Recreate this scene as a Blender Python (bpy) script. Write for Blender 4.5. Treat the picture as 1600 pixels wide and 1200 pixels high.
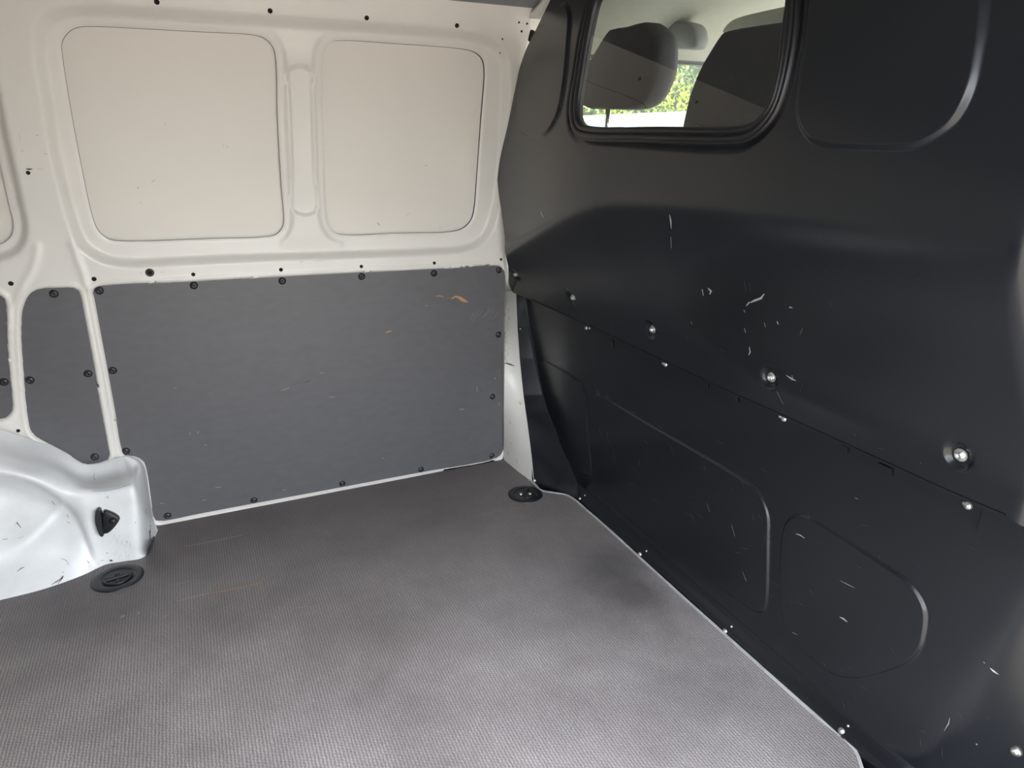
import bpy, bmesh, math, random
import numpy as np
from mathutils import Vector, Matrix
random.seed(7); np.random.seed(7)
for o in list(bpy.data.objects): bpy.data.objects.remove(o)
SC = bpy.context.scene
COL = SC.collection
# ------------------------------------------------------------------ camera
# axes: x to the front of the van, y to its left side wall, z up, load floor at z = 0
F = 1083.0; H = 0.95
def _axes(vx, vy):
    a = np.array([vx[0]-800, -(vx[1]-600), -F]); b = np.array([vy[0]-800, -(vy[1]-600), -F])
    a /= np.linalg.norm(a); b /= np.linalg.norm(b)
    a = a - b*a.dot(b); a /= np.linalg.norm(a)
    return np.array([a, b, np.cross(a, b)])
R = _axes((3271, 242), (268, 208))
cam = bpy.data.objects.new('camera', bpy.data.cameras.new('camera'))
COL.objects.link(cam); SC.camera = cam
cam.data.sensor_width = 36; cam.data.lens = F/1600*36; cam.data.clip_start = 0.02
M4 = Matrix([list(R[i]) + [0] for i in range(3)] + [[0, 0, 0, 1]]); M4.translation = (0, 0, H)
cam.matrix_world = M4
# ------------------------------------------------------------------ world, sun, exposure
w = bpy.data.worlds.new('world'); SC.world = w; w.use_nodes = True
nt = w.node_tree; bg = nt.nodes['Background']
sky = nt.nodes.new('ShaderNodeTexSky'); sky.sky_type = 'NISHITA'; sky.sun_disc = False
sky.sun_elevation = math.radians(52); sky.sun_rotation = math.radians(95); sky.air_density = 1.0; sky.dust_density = 2.5
hs = nt.nodes.new('ShaderNodeHueSaturation'); hs.inputs['Saturation'].default_value = 0.30
nt.links.new(sky.outputs[0], hs.inputs['Color']); nt.links.new(hs.outputs[0], bg.inputs[0]); bg.inputs[1].default_value = 0.60
sun = bpy.data.objects.new('sun', bpy.data.lights.new('sun', 'SUN')); COL.objects.link(sun)
sun.data.energy = 4.0; sun.data.angle = 0.009; sun.data.color = (1, 0.95, 0.86)
sun.rotation_euler = Vector((-0.62, 0.10, -0.78)).to_track_quat('-Z', 'Y').to_euler()
vs = SC.view_settings
vs.view_transform = 'Standard'; vs.look = 'None'; vs.gamma = 1; vs.use_curve_mapping = False
vs.exposure = 1.66
# ------------------------------------------------------------------ materials
def mat(name, col, rough=0.5, metal=0.0, var=0.0, vscale=8.0, col2=None, bump=0.0, bscale=200.0, coat=0.0, spec=0.5, stretch=None):
    m = bpy.data.materials.new(name); m.use_nodes = True
    n = m.node_tree; p = n.nodes['Principled BSDF']
    p.inputs['Base Color'].default_value = (*col, 1); p.inputs['Roughness'].default_value = rough
    p.inputs['Metallic'].default_value = metal; p.inputs['Coat Weight'].default_value = coat
    p.inputs['Coat Roughness'].default_value = 0.12
    p.inputs['Specular IOR Level'].default_value = spec
    tc = n.nodes.new('ShaderNodeTexCoord'); vec = tc.outputs['Object']
    if stretch:
        mp = n.nodes.new('ShaderNodeMapping'); mp.inputs['Scale'].default_value = stretch
        n.links.new(vec, mp.inputs[0]); vec = mp.outputs[0]
    if var:
        t = n.nodes.new('ShaderNodeTexNoise'); t.inputs['Scale'].default_value = vscale; t.inputs['Detail'].default_value = 6
        n.links.new(vec, t.inputs['Vector'])
        mx = n.nodes.new('ShaderNodeMix'); mx.data_type = 'RGBA'
        c2 = col2 or tuple(c*(1-var) for c in col)
        mx.inputs[6].default_value = (*col, 1); mx.inputs[7].default_value = (*c2, 1)
        rp = n.nodes.new('ShaderNodeMapRange'); rp.inputs[1].default_value = 0.35; rp.inputs[2].default_value = 0.7
        n.links.new(t.outputs[0], rp.inputs[0]); n.links.new(rp.outputs[0], mx.inputs[0])
        n.links.new(mx.outputs[2], p.inputs['Base Color'])
    if bump:
        t = n.nodes.new('ShaderNodeTexNoise'); t.inputs['Scale'].default_value = bscale; t.inputs['Detail'].default_value = 3
        n.links.new(vec, t.inputs['Vector'])
        b = n.nodes.new('ShaderNodeBump'); b.inputs['Strength'].default_value = bump; b.inputs['Distance'].default_value = 0.001
        n.links.new(t.outputs[0], b.inputs['Height']); n.links.new(b.outputs[0], p.inputs['Normal'])
    return m
MW = mat('white_paint', (0.79, 0.76, 0.70), 0.34, var=0.06, vscale=5, bump=0.15, bscale=60, coat=0.15)
MSKIN = mat('white_skin_paint', (0.79, 0.75, 0.675), 0.36, var=0.05, vscale=3, bump=0.6, bscale=9)
MARCH = mat('white_arch_paint', (0.84, 0.85, 0.84), 0.34, var=0.10, vscale=18, coat=0.2, bump=0.2, bscale=35)
MGAP = mat('gap_shade_grey', (0.09, 0.10, 0.13), 0.6)  # dark grey stands in for the shade inside the panel gaps
MPLY = mat('grey_phenolic', (0.112, 0.110, 0.115), 0.46, var=0.10, vscale=60, bump=0.25, bscale=500, stretch=(0.5, 1, 1.0))
MBLK = mat('black_bulkhead_paint', (0.0080, 0.0098, 0.0128), 0.25, var=0.35, vscale=4, col2=(0.0105, 0.0122, 0.015), bump=0.03, bscale=30, spec=0.55)
MRUB = mat('black_rubber', (0.012, 0.012, 0.014), 0.38)
MPLA = mat('black_plastic', (0.016, 0.017, 0.019), 0.4, bump=0.2, bscale=500)
MSCR = mat('black_screw', (0.022, 0.022, 0.024), 0.3)
MHOLE = mat('dark_hole', (0.006, 0.006, 0.006), 0.9)
MSIL = mat('zinc', (0.78, 0.78, 0.76), 0.28, metal=0.9)
MCEIL = mat('grey_headliner', (0.26, 0.26, 0.265), 0.85, var=0.1, vscale=30, bump=0.5, bscale=300)
MCAB = mat('cab_headliner', (0.36, 0.37, 0.32), 0.9, var=0.06, vscale=40, bump=0.5, bscale=300)
MSEAT = mat('charcoal_fabric', (0.028, 0.029, 0.032), 0.8, var=0.2, vscale=120, bump=0.6, bscale=600)
MTRIM = mat('grey_trim', (0.20, 0.21, 0.21), 0.7)
MCHIP_W = mat('bare_scratch', (0.34, 0.35, 0.36), 0.6)
MCHIP_F = mat('faint_scratch', (0.055, 0.058, 0.062), 0.6)
MCHIP_O = mat('bare_wood', (0.50, 0.27, 0.12), 0.8)
MCHIP_P = mat('pale_chip', (0.42, 0.38, 0.34), 0.8)
MCHIP_K = mat('dark_scuff', (0.06, 0.06, 0.065), 0.8)
MCHIP_G = mat('grey_scuff', (0.36, 0.37, 0.38), 0.8)
MEDGE = mat('white_edging', (0.66, 0.65, 0.63), 0.5, var=0.3, vscale=40)
MGND = mat('asphalt', (0.27, 0.245, 0.21), 0.9, var=0.25, vscale=3)
MCHR = mat('chrome', (0.8, 0.8, 0.82), 0.12, metal=1.0)
MCARW = mat('car_white', (0.42, 0.44, 0.45), 0.2, coat=1.0)
MCARB = mat('car_blue_grey', (0.10, 0.15, 0.18), 0.25, coat=1.0)
MTYRE = mat('tyre', (0.02, 0.02, 0.02), 0.8)
MCGLS = mat('car_glass', (0.07, 0.125, 0.12), 0.06, spec=0.35)
def floor_mat():
    m = bpy.data.materials.new('mesh_ply_floor'); m.use_nodes = True
    n = m.node_tree; p = n.nodes['Principled BSDF']; N = n.nodes.new; L = n.links.new
    tc = N('ShaderNodeTexCoord'); sp = N('ShaderNodeSeparateXYZ'); L(tc.outputs['Object'], sp.inputs[0])
    def ma(op, a, b=None, c=None):
        q = N('ShaderNodeMath'); q.operation = op
        for i, v in enumerate((a, b, c)):
            if v is None: continue
            if isinstance(v, (int, float)): q.inputs[i].default_value = v
            else: L(v, q.inputs[i])
        return q.outputs[0]
    nz = N('ShaderNodeTexNoise'); nz.inputs['Scale'].default_value = 150; nz.inputs['Detail'].default_value = 2
    L(tc.outputs['Object'], nz.inputs['Vector'])
    jit = ma('MULTIPLY', ma('SUBTRACT', nz.outputs[0], 0.5), 5.0)
    k = 2*math.pi/0.0056
    u = ma('ADD', ma('MULTIPLY', sp.outputs[0], k), jit)
    v = ma('ADD', ma('MULTIPLY', sp.outputs[1], 2*math.pi/0.0062), ma('MULTIPLY', sp.outputs[0], k*0.5))
    weave = ma('ADD', ma('MULTIPLY', ma('SINE', u), 0.75), ma('MULTIPLY', ma('SINE', v), 0.25))
    wv = ma('MULTIPLY_ADD', weave, 0.5, 0.5)
    # worn pale ridges, patchy, the whole fading towards the left wall
    big = N('ShaderNodeTexNoise'); big.inputs['Scale'].default_value = 3.2; big.inputs['Detail'].default_value = 7; big.inputs['Roughness'].default_value = 0.65
    L(tc.outputs['Object'], big.inputs['Vector'])
    fine = N('ShaderNodeTexNoise'); fine.inputs['Scale'].default_value = 420; fine.inputs['Detail'].default_value = 2
    L(tc.outputs['Object'], fine.inputs['Vector'])
    rg = N('ShaderNodeMapRange'); rg.inputs[1].default_value = 0.3; rg.inputs[2].default_value = 0.68; L(big.outputs[0], rg.inputs[0])
    near = N('ShaderNodeMapRange'); near.inputs[1].default_value = 1.75; near.inputs[2].default_value = 0.95; L(sp.outputs[1], near.inputs[0])
    paleness = ma('MULTIPLY', ma('MULTIPLY_ADD', rg.outputs[0], 0.6, 0.4), ma('MULTIPLY_ADD', near.outputs[0], 0.75, 0.25))
    amt = ma('MULTIPLY', ma('MULTIPLY', ma('MULTIPLY_ADD', wv, 0.55, 0.30), paleness), ma('MULTIPLY_ADD', fine.outputs[0], 1.4, 0.10))
    mx = N('ShaderNodeMix'); mx.data_type = 'RGBA'
    mx.inputs[6].default_value = (0.120, 0.104, 0.102, 1); mx.inputs[7].default_value = (0.78, 0.725, 0.70, 1)
    L(amt, mx.inputs[0]); 
    # dark oily stains
    def blob(cx, cy, r0, r1):
        dx = ma('SUBTRACT', sp.outputs[0], cx); dy = ma('SUBTRACT', sp.outputs[1], cy)
        d = ma('SQRT', ma('ADD', ma('MULTIPLY', dx, dx), ma('MULTIPLY', dy, dy)))
        d = ma('ADD', d, ma('MULTIPLY', ma('SUBTRACT', big.outputs[0], 0.5), 0.12))
        q = N('ShaderNodeMapRange'); q.inputs[1].default_value = r1; q.inputs[2].default_value = r0; L(d, q.inputs[0]); return q.outputs[0]
    st = None
    for (x_, y_, a, b) in STAINS:
        bb = blob(x_, y_, a, b); st = bb if st is None else ma('MAXIMUM', st, bb)
    mx2 = N('ShaderNodeMix'); mx2.data_type = 'RGBA'; L(ma('MULTIPLY', st, 0.5), mx2.inputs[0]); L(mx.outputs[2], mx2.inputs[6])
    mx2.inputs[7].default_value = (0.075, 0.07, 0.07, 1)
    L(mx2.outputs[2], p.inputs['Base Color'])
    p.inputs['Roughness'].default_value = 0.55
    b = N('ShaderNodeBump'); b.inputs['Strength'].default_value = 0.4; b.inputs['Distance'].default_value = 0.0008
    L(weave, b.inputs['Height']); L(b.outputs[0], p.inputs['Normal'])
    return m
def glass_mat(name, tint, ior=1.6):
    m = bpy.data.materials.new(name); m.use_nodes = True
    n = m.node_tree; n.nodes.remove(n.nodes['Principled BSDF'])
    fr = n.nodes.new('ShaderNodeFresnel'); fr.inputs[0].default_value = ior
    tr = n.nodes.new('ShaderNodeBsdfTransparent'); tr.inputs[0].default_value = (*tint, 1)
    gl = n.nodes.new('ShaderNodeBsdfGlossy'); gl.inputs['Roughness'].default_value = 0.0
    mx = n.nodes.new('ShaderNodeMixShader')
    n.links.new(fr.outputs[0], mx.inputs[0]); n.links.new(tr.outputs[0], mx.inputs[1]); n.links.new(gl.outputs[0], mx.inputs[2])
    n.links.new(mx.outputs[0], n.nodes['Material Output'].inputs[0])
    return m
MGLASS = glass_mat('bulkhead_glass', (0.90, 0.94, 0.92), 1.75)
MGLASS2 = glass_mat('door_glass', (0.88, 0.95, 0.90), 1.5)
# ------------------------------------------------------------------ base surfaces and pixel -> surface
YW, XB = 1.7915, 0.897
def lean(z): return 0.11*np.maximum(0, (z-0.72)/0.40)**1.5
def Yw(x, z): return YW - lean(z) + 1.5*np.maximum(0, x-0.806)
def sm(t): t = np.clip(t, 0, 1); return t*t*(3-2*t)
def Xu(y, z):                                      # upper bulkhead pressing
    A = 0.088 + 0.052*sm((1.80-y)/0.60)            # crowned: bulges less beside the wall
    e = np.clip((y-1.05)/0.75, 0, 1.1); e = e*e*(1.6-0.6*e); z0 = 0.55-0.05*e; z1 = 0.86-0.22*e
    t = np.clip((z-z0)/(z1-z0), 0, 1); k = (z-0.90)
    return 0.872 - A*(sm(t) - 0.93*0.5*(k+np.sqrt(k*k+0.0016)))
def crease(y, z, a, b, k):                         # outward distance past the line a-b, as a rising facet
    d = np.array([b[0]-a[0], b[1]-a[1]]); d = d/np.hypot(*d)
    s = (y-a[0])*d[1] - (z-a[1])*d[0]
    return k*np.sqrt(s*s+0.0004)*0.5 + k*s*0.5
PR = [(833,753,0.826),(829,715,0.832),(823,668,0.842),(816,618,0.855),(810,560,0.868),(806.5,510,0.880),(805,470,0.888),(804.5,455,0.892)]
def ray(px, py): return R @ np.array([px-800, -(py-600), -F])
_e = [ray(px+1.0, py)*(x/ray(px+1.0, py)[0])+[0, 0, H] for px, py, x in PR]
EDGE_Z = [q[2] for q in _e]; EDGE_Y = [q[1] for q in _e]; EDGE_X = [q[0] for q in _e]
def Xl(y, z):                                      # lower bulkhead pressing with its two corner facets
    ey = np.interp(z, EDGE_Z, EDGE_Y); ex = np.interp(z, EDGE_Z, EDGE_X); yc = np.minimum(1.475+0.345*np.clip(z, 0, 9)/0.27, ey-0.022)
    p = (XB+0.016-ex)*np.clip((y-yc)/(ey-yc), 0, 1.3)
    q = np.minimum(crease(-y, z, (-0.485, 0.0), (-0.385, 0.44), 0.85), 0.085)
    foot = 0.020*(1-sm(z/0.034))
    return XB + 0.016 - p + 0.7*q - foot*np.clip((1.55-y)/0.1, 0, 1)
def P_floor(px, py, z=0.0):
    d = ray(px, py); return d*((z-H)/d[2]) + [0, 0, H]
def P_y(px, py, Y):
    d = ray(px, py); return d*(Y/d[1]) + [0, 0, H]
def P_x(px, py, X):
    d = ray(px, py); return d*(X/d[0]) + [0, 0, H]
def P_wall(px, py):
    y = YW
    for _ in range(30): q = P_y(px, py, y); y = 0.5*y + 0.5*float(Yw(q[0], q[2]))
    return P_y(px, py, y)
def P_up(px, py):
    x = 0.85
    for _ in range(40): q = P_x(px, py, x); x = 0.5*x + 0.5*float(Xu(q[1], q[2]))
    return P_x(px, py, x)
def P_low(px, py):
    x = XB
    for _ in range(40): q = P_x(px, py, x); x = 0.5*x + 0.5*float(Xl(q[1], q[2]))
    return P_x(px, py, x)
def spline(pts, n=5, closed=True):
    pts = [np.array(p, float) for p in pts]; N = len(pts); out = []
    for i in range(N if closed else N-1):
        if closed: a, b, c, d = pts[i-1], pts[i], pts[(i+1) % N], pts[(i+2) % N]
        else: a, b, c, d = pts[max(i-1, 0)], pts[i], pts[i+1], pts[min(i+2, N-1)]
        t0 = 0; t1 = t0+np.linalg.norm(b-a)**.5+1e-9; t2 = t1+np.linalg.norm(c-b)**.5+1e-9; t3 = t2+np.linalg.norm(d-c)**.5+1e-9
        if np.linalg.norm(b-a) < 1e-9: a = b-(c-b); t1 = np.linalg.norm(b-a)**.5; t2 = t1+np.linalg.norm(c-b)**.5; t3 = t2+np.linalg.norm(d-c)**.5+1e-9
        if np.linalg.norm(d-c) < 1e-9: d = c+(c-b); t3 = t2+np.linalg.norm(d-c)**.5
        for k in range(n):
            t = t1+(t2-t1)*k/n
            A1 = (t1-t)/(t1-t0)*a+(t-t0)/(t1-t0)*b; A2 = (t2-t)/(t2-t1)*b+(t-t1)/(t2-t1)*c; A3 = (t3-t)/(t3-t2)*c+(t-t2)/(t3-t2)*d
            B1 = (t2-t)/(t2-t0)*A1+(t-t0)/(t2-t0)*A2; B2 = (t3-t)/(t3-t1)*A2+(t-t1)/(t3-t1)*A3
            out.append((t2-t)/(t2-t1)*B1+(t-t1)/(t2-t1)*B2)
    if not closed: out.append(pts[-1])
    return np.array(out)
def contour(px, fn, ax, n=5): return spline([fn(*p)[list(ax)] for p in px], n)
def sdf(poly, U, V):
    """signed distance (negative inside) and nearest point"""
    D = np.full(U.shape, 1e9); NU = U.copy(); NV = V.copy(); ins = np.zeros(U.shape, bool)
    for i in range(len(poly)):
        a, b = poly[i-1], poly[i]; e = b-a; l2 = e.dot(e)+1e-18
        t = np.clip(((U-a[0])*e[0]+(V-a[1])*e[1])/l2, 0, 1)
        nu, nv = a[0]+t*e[0], a[1]+t*e[1]; d = (U-nu)**2+(V-nv)**2
        k = d < D; D = np.where(k, d, D); NU = np.where(k, nu, NU); NV = np.where(k, nv, NV)
        if abs(e[1]) > 1e-12:
            c = ((a[1] > V) != (b[1] > V)) & (U < a[0]+(V-a[1])*e[0]/e[1]); ins ^= c
    D = np.sqrt(D); return np.where(ins, -D, D), NU, NV
# ------------------------------------------------------------------ object helpers
def link(name, me, m=None, parent=None, smooth=True):
    if m: me.materials.append(m)
    if smooth: me.polygons.foreach_set('use_smooth', [True]*len(me.polygons))
    o = bpy.data.objects.new(name, me); COL.objects.link(o)
    if parent: o.parent = parent; o.matrix_parent_inverse = Matrix.Identity(4) if parent.type == 'EMPTY' and parent.location.length == 0 else parent.matrix_world.inverted()
    return o
def mesh(name, v, f, m=None, parent=None, smooth=True):
    me = bpy.data.meshes.new(name); me.from_pydata([tuple(map(float, p)) for p in v], [], [tuple(map(int, q)) for q in f]); me.update()
    return link(name, me, m, parent, smooth)
def bmobj(name, bm, m, parent=None, smooth=True, loc=None):
    me = bpy.data.meshes.new(name); bm.normal_update(); bm.to_mesh(me); bm.free()
    o = link(name, me, m, parent, smooth)
    if loc is not None: o.location = loc
    return o
def empty(name, loc=(0, 0, 0)):
    o = bpy.data.objects.new(name, None); COL.objects.link(o); o.location = loc; o.empty_display_size = 0.05
    bpy.context.view_layer.update(); return o
def tag(o, label=None, cat=None, group=None, kind=None):
    if label: o['label'] = label
    if cat: o['category'] = cat
    if group: o['group'] = group
    if kind: o['kind'] = kind
    return o
def autosmooth(o, ang=35):
    me = o.data; bm = bmesh.new(); bm.from_mesh(me)
    for e in bm.edges: e.smooth = len(e.link_faces) < 2 or e.calc_face_angle(0) < math.radians(ang)
    bm.to_mesh(me); bm.free(); return o
def grid_sheet(name, us, vs_, cuts, keep_inside, pos, m, parent=None, hints=()):
    """sheet over a (u,v) grid; vertices near a cut contour snap onto it; faces in a cut (or outside keep_inside) go"""
    U, V = np.meshgrid(us, vs_, indexing='ij'); h = 0.5*min(np.min(np.diff(us)), np.min(np.diff(vs_)))
    hu = np.gradient(us)[:, None]; hv = np.gradient(vs_)[None, :]
    hh = 0.56*np.maximum(hu*np.ones_like(U), hv*np.ones_like(U))
    allc = [(c, 1) for c in cuts] + [(c, -1) for c in keep_inside] + [(c, 0) for c in hints]
    S = []
    best = np.full(U.shape, 1e9); BU = U.copy(); BV = V.copy()
    for c, s in allc:
        d, nu, nv = sdf(c, U, V); k = (np.abs(d) < hh) & (np.abs(d) < best)
        BU = np.where(k, nu, BU); BV = np.where(k, nv, BV); best = np.where(k, np.abs(d), best); S.append((d, s))
    U, V = BU, BV
    val = np.full(U.shape, 1e9)
    for c, s in allc:
        if s == 0: continue
        d, _, _ = sdf(c, U, V); d = np.where(np.abs(d) < 1e-6, 0, d)*(1 if s == 1 else -1); val = np.minimum(val, d)
    val = np.where(np.abs(val) < 1e-5, 0, val)
    nu_, nv_ = U.shape; idx = np.arange(nu_*nv_).reshape(nu_, nv_)
    q = np.stack([idx[:-1, :-1], idx[1:, :-1], idx[1:, 1:], idx[:-1, 1:]], -1).reshape(-1, 4)
    vf = val.ravel()[q]; mn, mxv = vf.min(1), vf.max(1)
    good = q[(mn >= 0) & (mxv > 0)]; mix = q[(mn < 0) & (mxv > 0)]
    faces = [tuple(a) for a in good]; vr = val.ravel()
    for a in mix:
        v4 = vr[a]
        for tri in (((0, 1, 2), (0, 2, 3)) if (v4[0] == 0 and v4[2] == 0) else ((1, 2, 3), (1, 3, 0))):
            t = v4[list(tri)]
            if t.min() >= 0 and t.max() > 0: faces.append(tuple(a[list(tri)]))
    P = pos(U, V); co = np.stack([c.ravel() for c in P], -1)
    used = np.unique(np.concatenate([np.array(f) for f in faces])); mp = -np.ones(len(co), int); mp[used] = np.arange(len(used))
    return mesh(name, co[used], [tuple(mp[list(f)]) for f in faces], m, parent)
def plate(name, poly3, thick, nrm, m, parent=None, bev=0.0012):
    """flat plate from an outline of 3-D points, thickness along -nrm"""
    bm = bmesh.new(); n = np.array(nrm, float)
    a = [bm.verts.new(p) for p in poly3]; b = [bm.verts.new(np.array(p)-n*thick) for p in poly3]
    f1 = bm.faces.new(a); bm.faces.new(b[::-1])
    for i in range(len(a)): bm.faces.new((a[i-1], b[i-1], b[i], a[i]))
    bmesh.ops.recalc_face_normals(bm, faces=bm.faces)
    if bev:
        es = [e for e in f1.edges]; bmesh.ops.bevel(bm, geom=es, offset=bev, segments=2, affect='EDGES')
    return autosmooth(bmobj(name, bm, m, parent), 40)
def lathe_mesh(name, prof, n=16):
    """profile of (r,h), axis +z"""
    bm = bmesh.new(); rings = []
    for r, h in prof:
        rings.append([bm.verts.new((0, 0, h))] if r < 1e-6 else [bm.verts.new((r*math.cos(2*math.pi*i/n), r*math.sin(2*math.pi*i/n), h)) for i in range(n)])
    for a, b in zip(rings[:-1], rings[1:]):
        for i in range(n):
            j = (i+1) % n
            if len(a) == 1 and len(b) == 1: continue
            if len(a) == 1: bm.faces.new((a[0], b[i], b[j]))
            elif len(b) == 1: bm.faces.new((a[i], a[j], b[0]))
            else: bm.faces.new((a[i], a[j], b[j], b[i]))
    bmesh.ops.recalc_face_normals(bm, faces=bm.faces)
    me = bpy.data.meshes.new(name); bm.to_mesh(me); bm.free()
    for p in me.polygons: p.use_smooth = True
    return me
def put(name, me, m, loc, nrm, parent, spin=0, scale=1):
    if m and not me.materials: me.materials.append(m)
    o = bpy.data.objects.new(name, me); COL.objects.link(o)
    q = Vector(nrm).to_track_quat('Z', 'Y')
    o.matrix_world = Matrix.Translation(Vector(loc)) @ q.to_matrix().to_4x4() @ Matrix.Rotation(spin, 4, 'Z') @ Matrix.Scale(scale, 4)
    if parent: mw = o.matrix_world.copy(); o.parent = parent; o.matrix_parent_inverse = parent.matrix_world.inverted(); o.matrix_world = mw
    return o
def normal_of(fn, px, py):
    a = fn(px, py); b = fn(px+3, py); c = fn(px, py+3); n = np.cross(np.array(b)-a, np.array(c)-a); n /= np.linalg.norm(n)
    if n.dot(np.array([0, 0, H])-a) < 0: n = -n
    return a, n
def ribbon(name, pts, wdt, nrm, m, parent=None, closed=True):
    """square-section strip along a 3-D path"""
    pts = np.array(pts); n = np.array(nrm, float); N = len(pts); v = []; f = []
    for i in range(N):
        t = (pts[(i+1) % N]-pts[i-1]) if closed else (pts[min(i+1, N-1)]-pts[max(i-1, 0)])
        t /= np.linalg.norm(t)+1e-12; s = np.cross(t, n); s /= np.linalg.norm(s)+1e-12
        for (a, b) in ((-.5, 0), (.5, 0), (.5, 1), (-.5, 1)): v.append(pts[i]+s*wdt[0]*a+n*wdt[1]*b)
    for i in range(N if closed else N-1):
        j = (i+1) % N
        for k in range(4): f.append((4*i+k, 4*i+(k+1) % 4, 4*j+(k+1) % 4, 4*j+k))
    return mesh(name, v, f, m, parent, smooth=False)
class Marks:
    """thin paint-loss marks lying on a surface, joined as one part"""
    def __init__(s, fn): s.fn = fn; s.v = []; s.f = []
    def stroke(s, pts, wpx, lift=0.0006):
        pts = [np.array(p, float) for p in pts]; base = len(s.v)
        for i, p in enumerate(pts):
            t = pts[min(i+1, len(pts)-1)]-pts[max(i-1, 0)]; t /= np.linalg.norm(t)+1e-9; n = np.array([-t[1], t[0]])
            k = wpx*(0.35 if i in (0, len(pts)-1) else 1.0)*random.uniform(.6, 1.2)/2
            for sg in (-1, 1):
                q = p+n*k*sg; a = s.fn(*q); d = np.array([0, 0, H])-a; d /= np.linalg.norm(d); s.v.append(a+d*lift)
        for i in range(len(pts)-1): s.f.append((base+2*i, base+2*i+1, base+2*i+3, base+2*i+2))
    def blob(s, cx, cy, rx, ry, lift=0.0006, n=9):
        base = len(s.v)
        for i in range(n):
            r = random.uniform(.5, 1.15); a = s.fn(cx+rx*r*math.cos(i*6.283/n), cy+ry*r*math.sin(i*6.283/n)); d = np.array([0, 0, H])-a; d /= np.linalg.norm(d); s.v.append(a+d*lift)
        s.f.append(tuple(range(base, base+n)))
    def done(s, name, m, parent): return tag(mesh(name, s.v, s.f, m, parent, smooth=False), kind='stuff')

# ------------------------------------------------------------------ outlines traced on the left wall
P1 = [(93.5,66),(101,51),(114,41.5),(132,38.5),(220,42),(310,47),(400,52.5),(414,57),(425,66),(432,81),(436,183),(442,293),(446,345),(443.5,357),(434,368),(418,372),(330,375),(191,379),(169,376),(154,365),(145,348),(125,260),(106,158),(94.6,84)]
P2 = [(507,84),(512,71.5),(525,62.5),(539,61),(620,66),(730,75),(748,80),(759,90),(763,106),(757,191),(750,286),(746,330),(741,346),(728,358.5),(708,364),(620,366.5),(543,369),(526,365),(517,354),(513,337),(509,220)]
P0 = [(-260,20),(-60,30),(-38,70),(-25,150),(-12,215),(0,272),(12,325),(18,352),(14,372),(0,383),(-60,392),(-260,400)]
R1 = [(49,66),(55,37),(73,16.5),(103,7),(140,4),(257,11),(380,19.5),(500,28),(620,36),(700,43),(750,50),(782,66),(796,92),(799,130),(795,200),(789,280),(782,325),(772,360),(755,383),(728,395),(690,399),(547,405),(400,410),(293,415),(200,419),(165,414),(140,402),(121,385),(106,352),(92,304),(75,230),(62,150)]
R0 = [(-260,-20),(-60,-8),(-30,25),(-12,80),(4,150),(22,240),(40,320),(47,355),(43,380),(28,400),(0,411),(-60,418),(-260,425)]
CH = [(452,106),(489,106),(491,160),(494,260),(496,333),(461,333),(458,260),(454,160)]
PLY1 = [(144,458),(147,450.5),(157,446.7),(302,439.4),(420,433),(575,425),(700,419),(778,415),(785,418),(788,425),(787.5,480),(787,555),(786.5,640),(786,702),(783,712.5),(774.5,718),(645,742),(505,768.5),(400,788),(320,803),(248,816),(241,813),(238,805),(233,765),(228,735),(224,724),(216,717),(204,714),(195,713.5),(190,706),(177,635),(168,584),(157,525),(146,466)]
PLY2 = [(43,462),(52.5,454),(68,450),(90,449),(110,449),(121,452.5),(126,460),(133,495),(143,547),(157,630),(170,700),(172,711),(169,718.5),(160,723),(136,727),(125,724),(101,708.5),(67,691),(53,682),(45,670),(42.5,656),(39,631),(35,580),(32.5,545),(31.5,518),(34,484)]
PLY3 = [(-260,470),(-80,462),(-20,459),(0,461),(7,468),(10,485),(12,540),(16,590),(20,630),(19,643),(12,652),(-2,657),(-80,660),(-260,668)]
c1, c2, c0, r1c, r0c, chc, pl1, pl2, pl3 = [contour(p, P_wall, (0, 2)) for p in (P1, P2, P0, R1, R0, CH, PLY1, PLY2, PLY3)]
def line_dist(ln, U, V):
    D = np.full(U.shape, 1e9)
    for a, b in zip(ln[:-1], ln[1:]):
        e = b-a; t = np.clip(((U-a[0])*e[0]+(V-a[1])*e[1])/(e.dot(e)+1e-12), 0, 1); D = np.minimum(D, np.hypot(U-a[0]-t*e[0], V-a[1]-t*e[1]))
    return D
ln1 = np.array([P_wall(*p)[[0, 2]] for p in [(58,385),(55,407),(50,422),(38,442),(28,464),(18,487),(14.5,510)]])
ln2 = np.array([P_wall(*p)[[0, 2]] for p in [(112,380),(120,403),(128.6,424),(136,452)]])
def wall_depth(U, V):
    d = np.zeros_like(U)
    for rc in (r1c, r0c):
        s, _, _ = sdf(rc, U, V); d += 0.021*sm((-s)/0.020)
    # raised seam lip just outside the big pressing, along the bottom
    s, _, _ = sdf(chc, U, V); d += 0.008*sm((-s)/0.0045)
    for ln in (ln1, ln2): d -= 0.0035*np.exp(-(np.abs(line_dist(ln, U, V))/0.007)**2)
    s1, _, _ = sdf(c1, U, V); s2, _, _ = sdf(c2, U, V)
    # middle post stands a little proud between the two panel surrounds
    mid = sm((np.minimum(s1, s2)-0.013)/0.010)*sm((U-0.20)/0.02)*sm((0.37-U)/0.02)*sm((V-0.66)/0.06)*sm((1.17-V)/0.06)
    d -= 0.006*mid
    for s in (s1, s2, sdf(c0, U, V)[0]): d += 0.002*sm((0.005-s)/0.005)
    for pc in (pl1, pl2, pl3):
        s, _, _ = sdf(pc, U, V)
        d += np.where(s > 0, -0.0035*np.exp(-((s-0.005)/0.0045)**2), 0) + 0.014*sm((0.0006-s)/0.004)
    # soft pressed valley down the post behind
    return d
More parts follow.
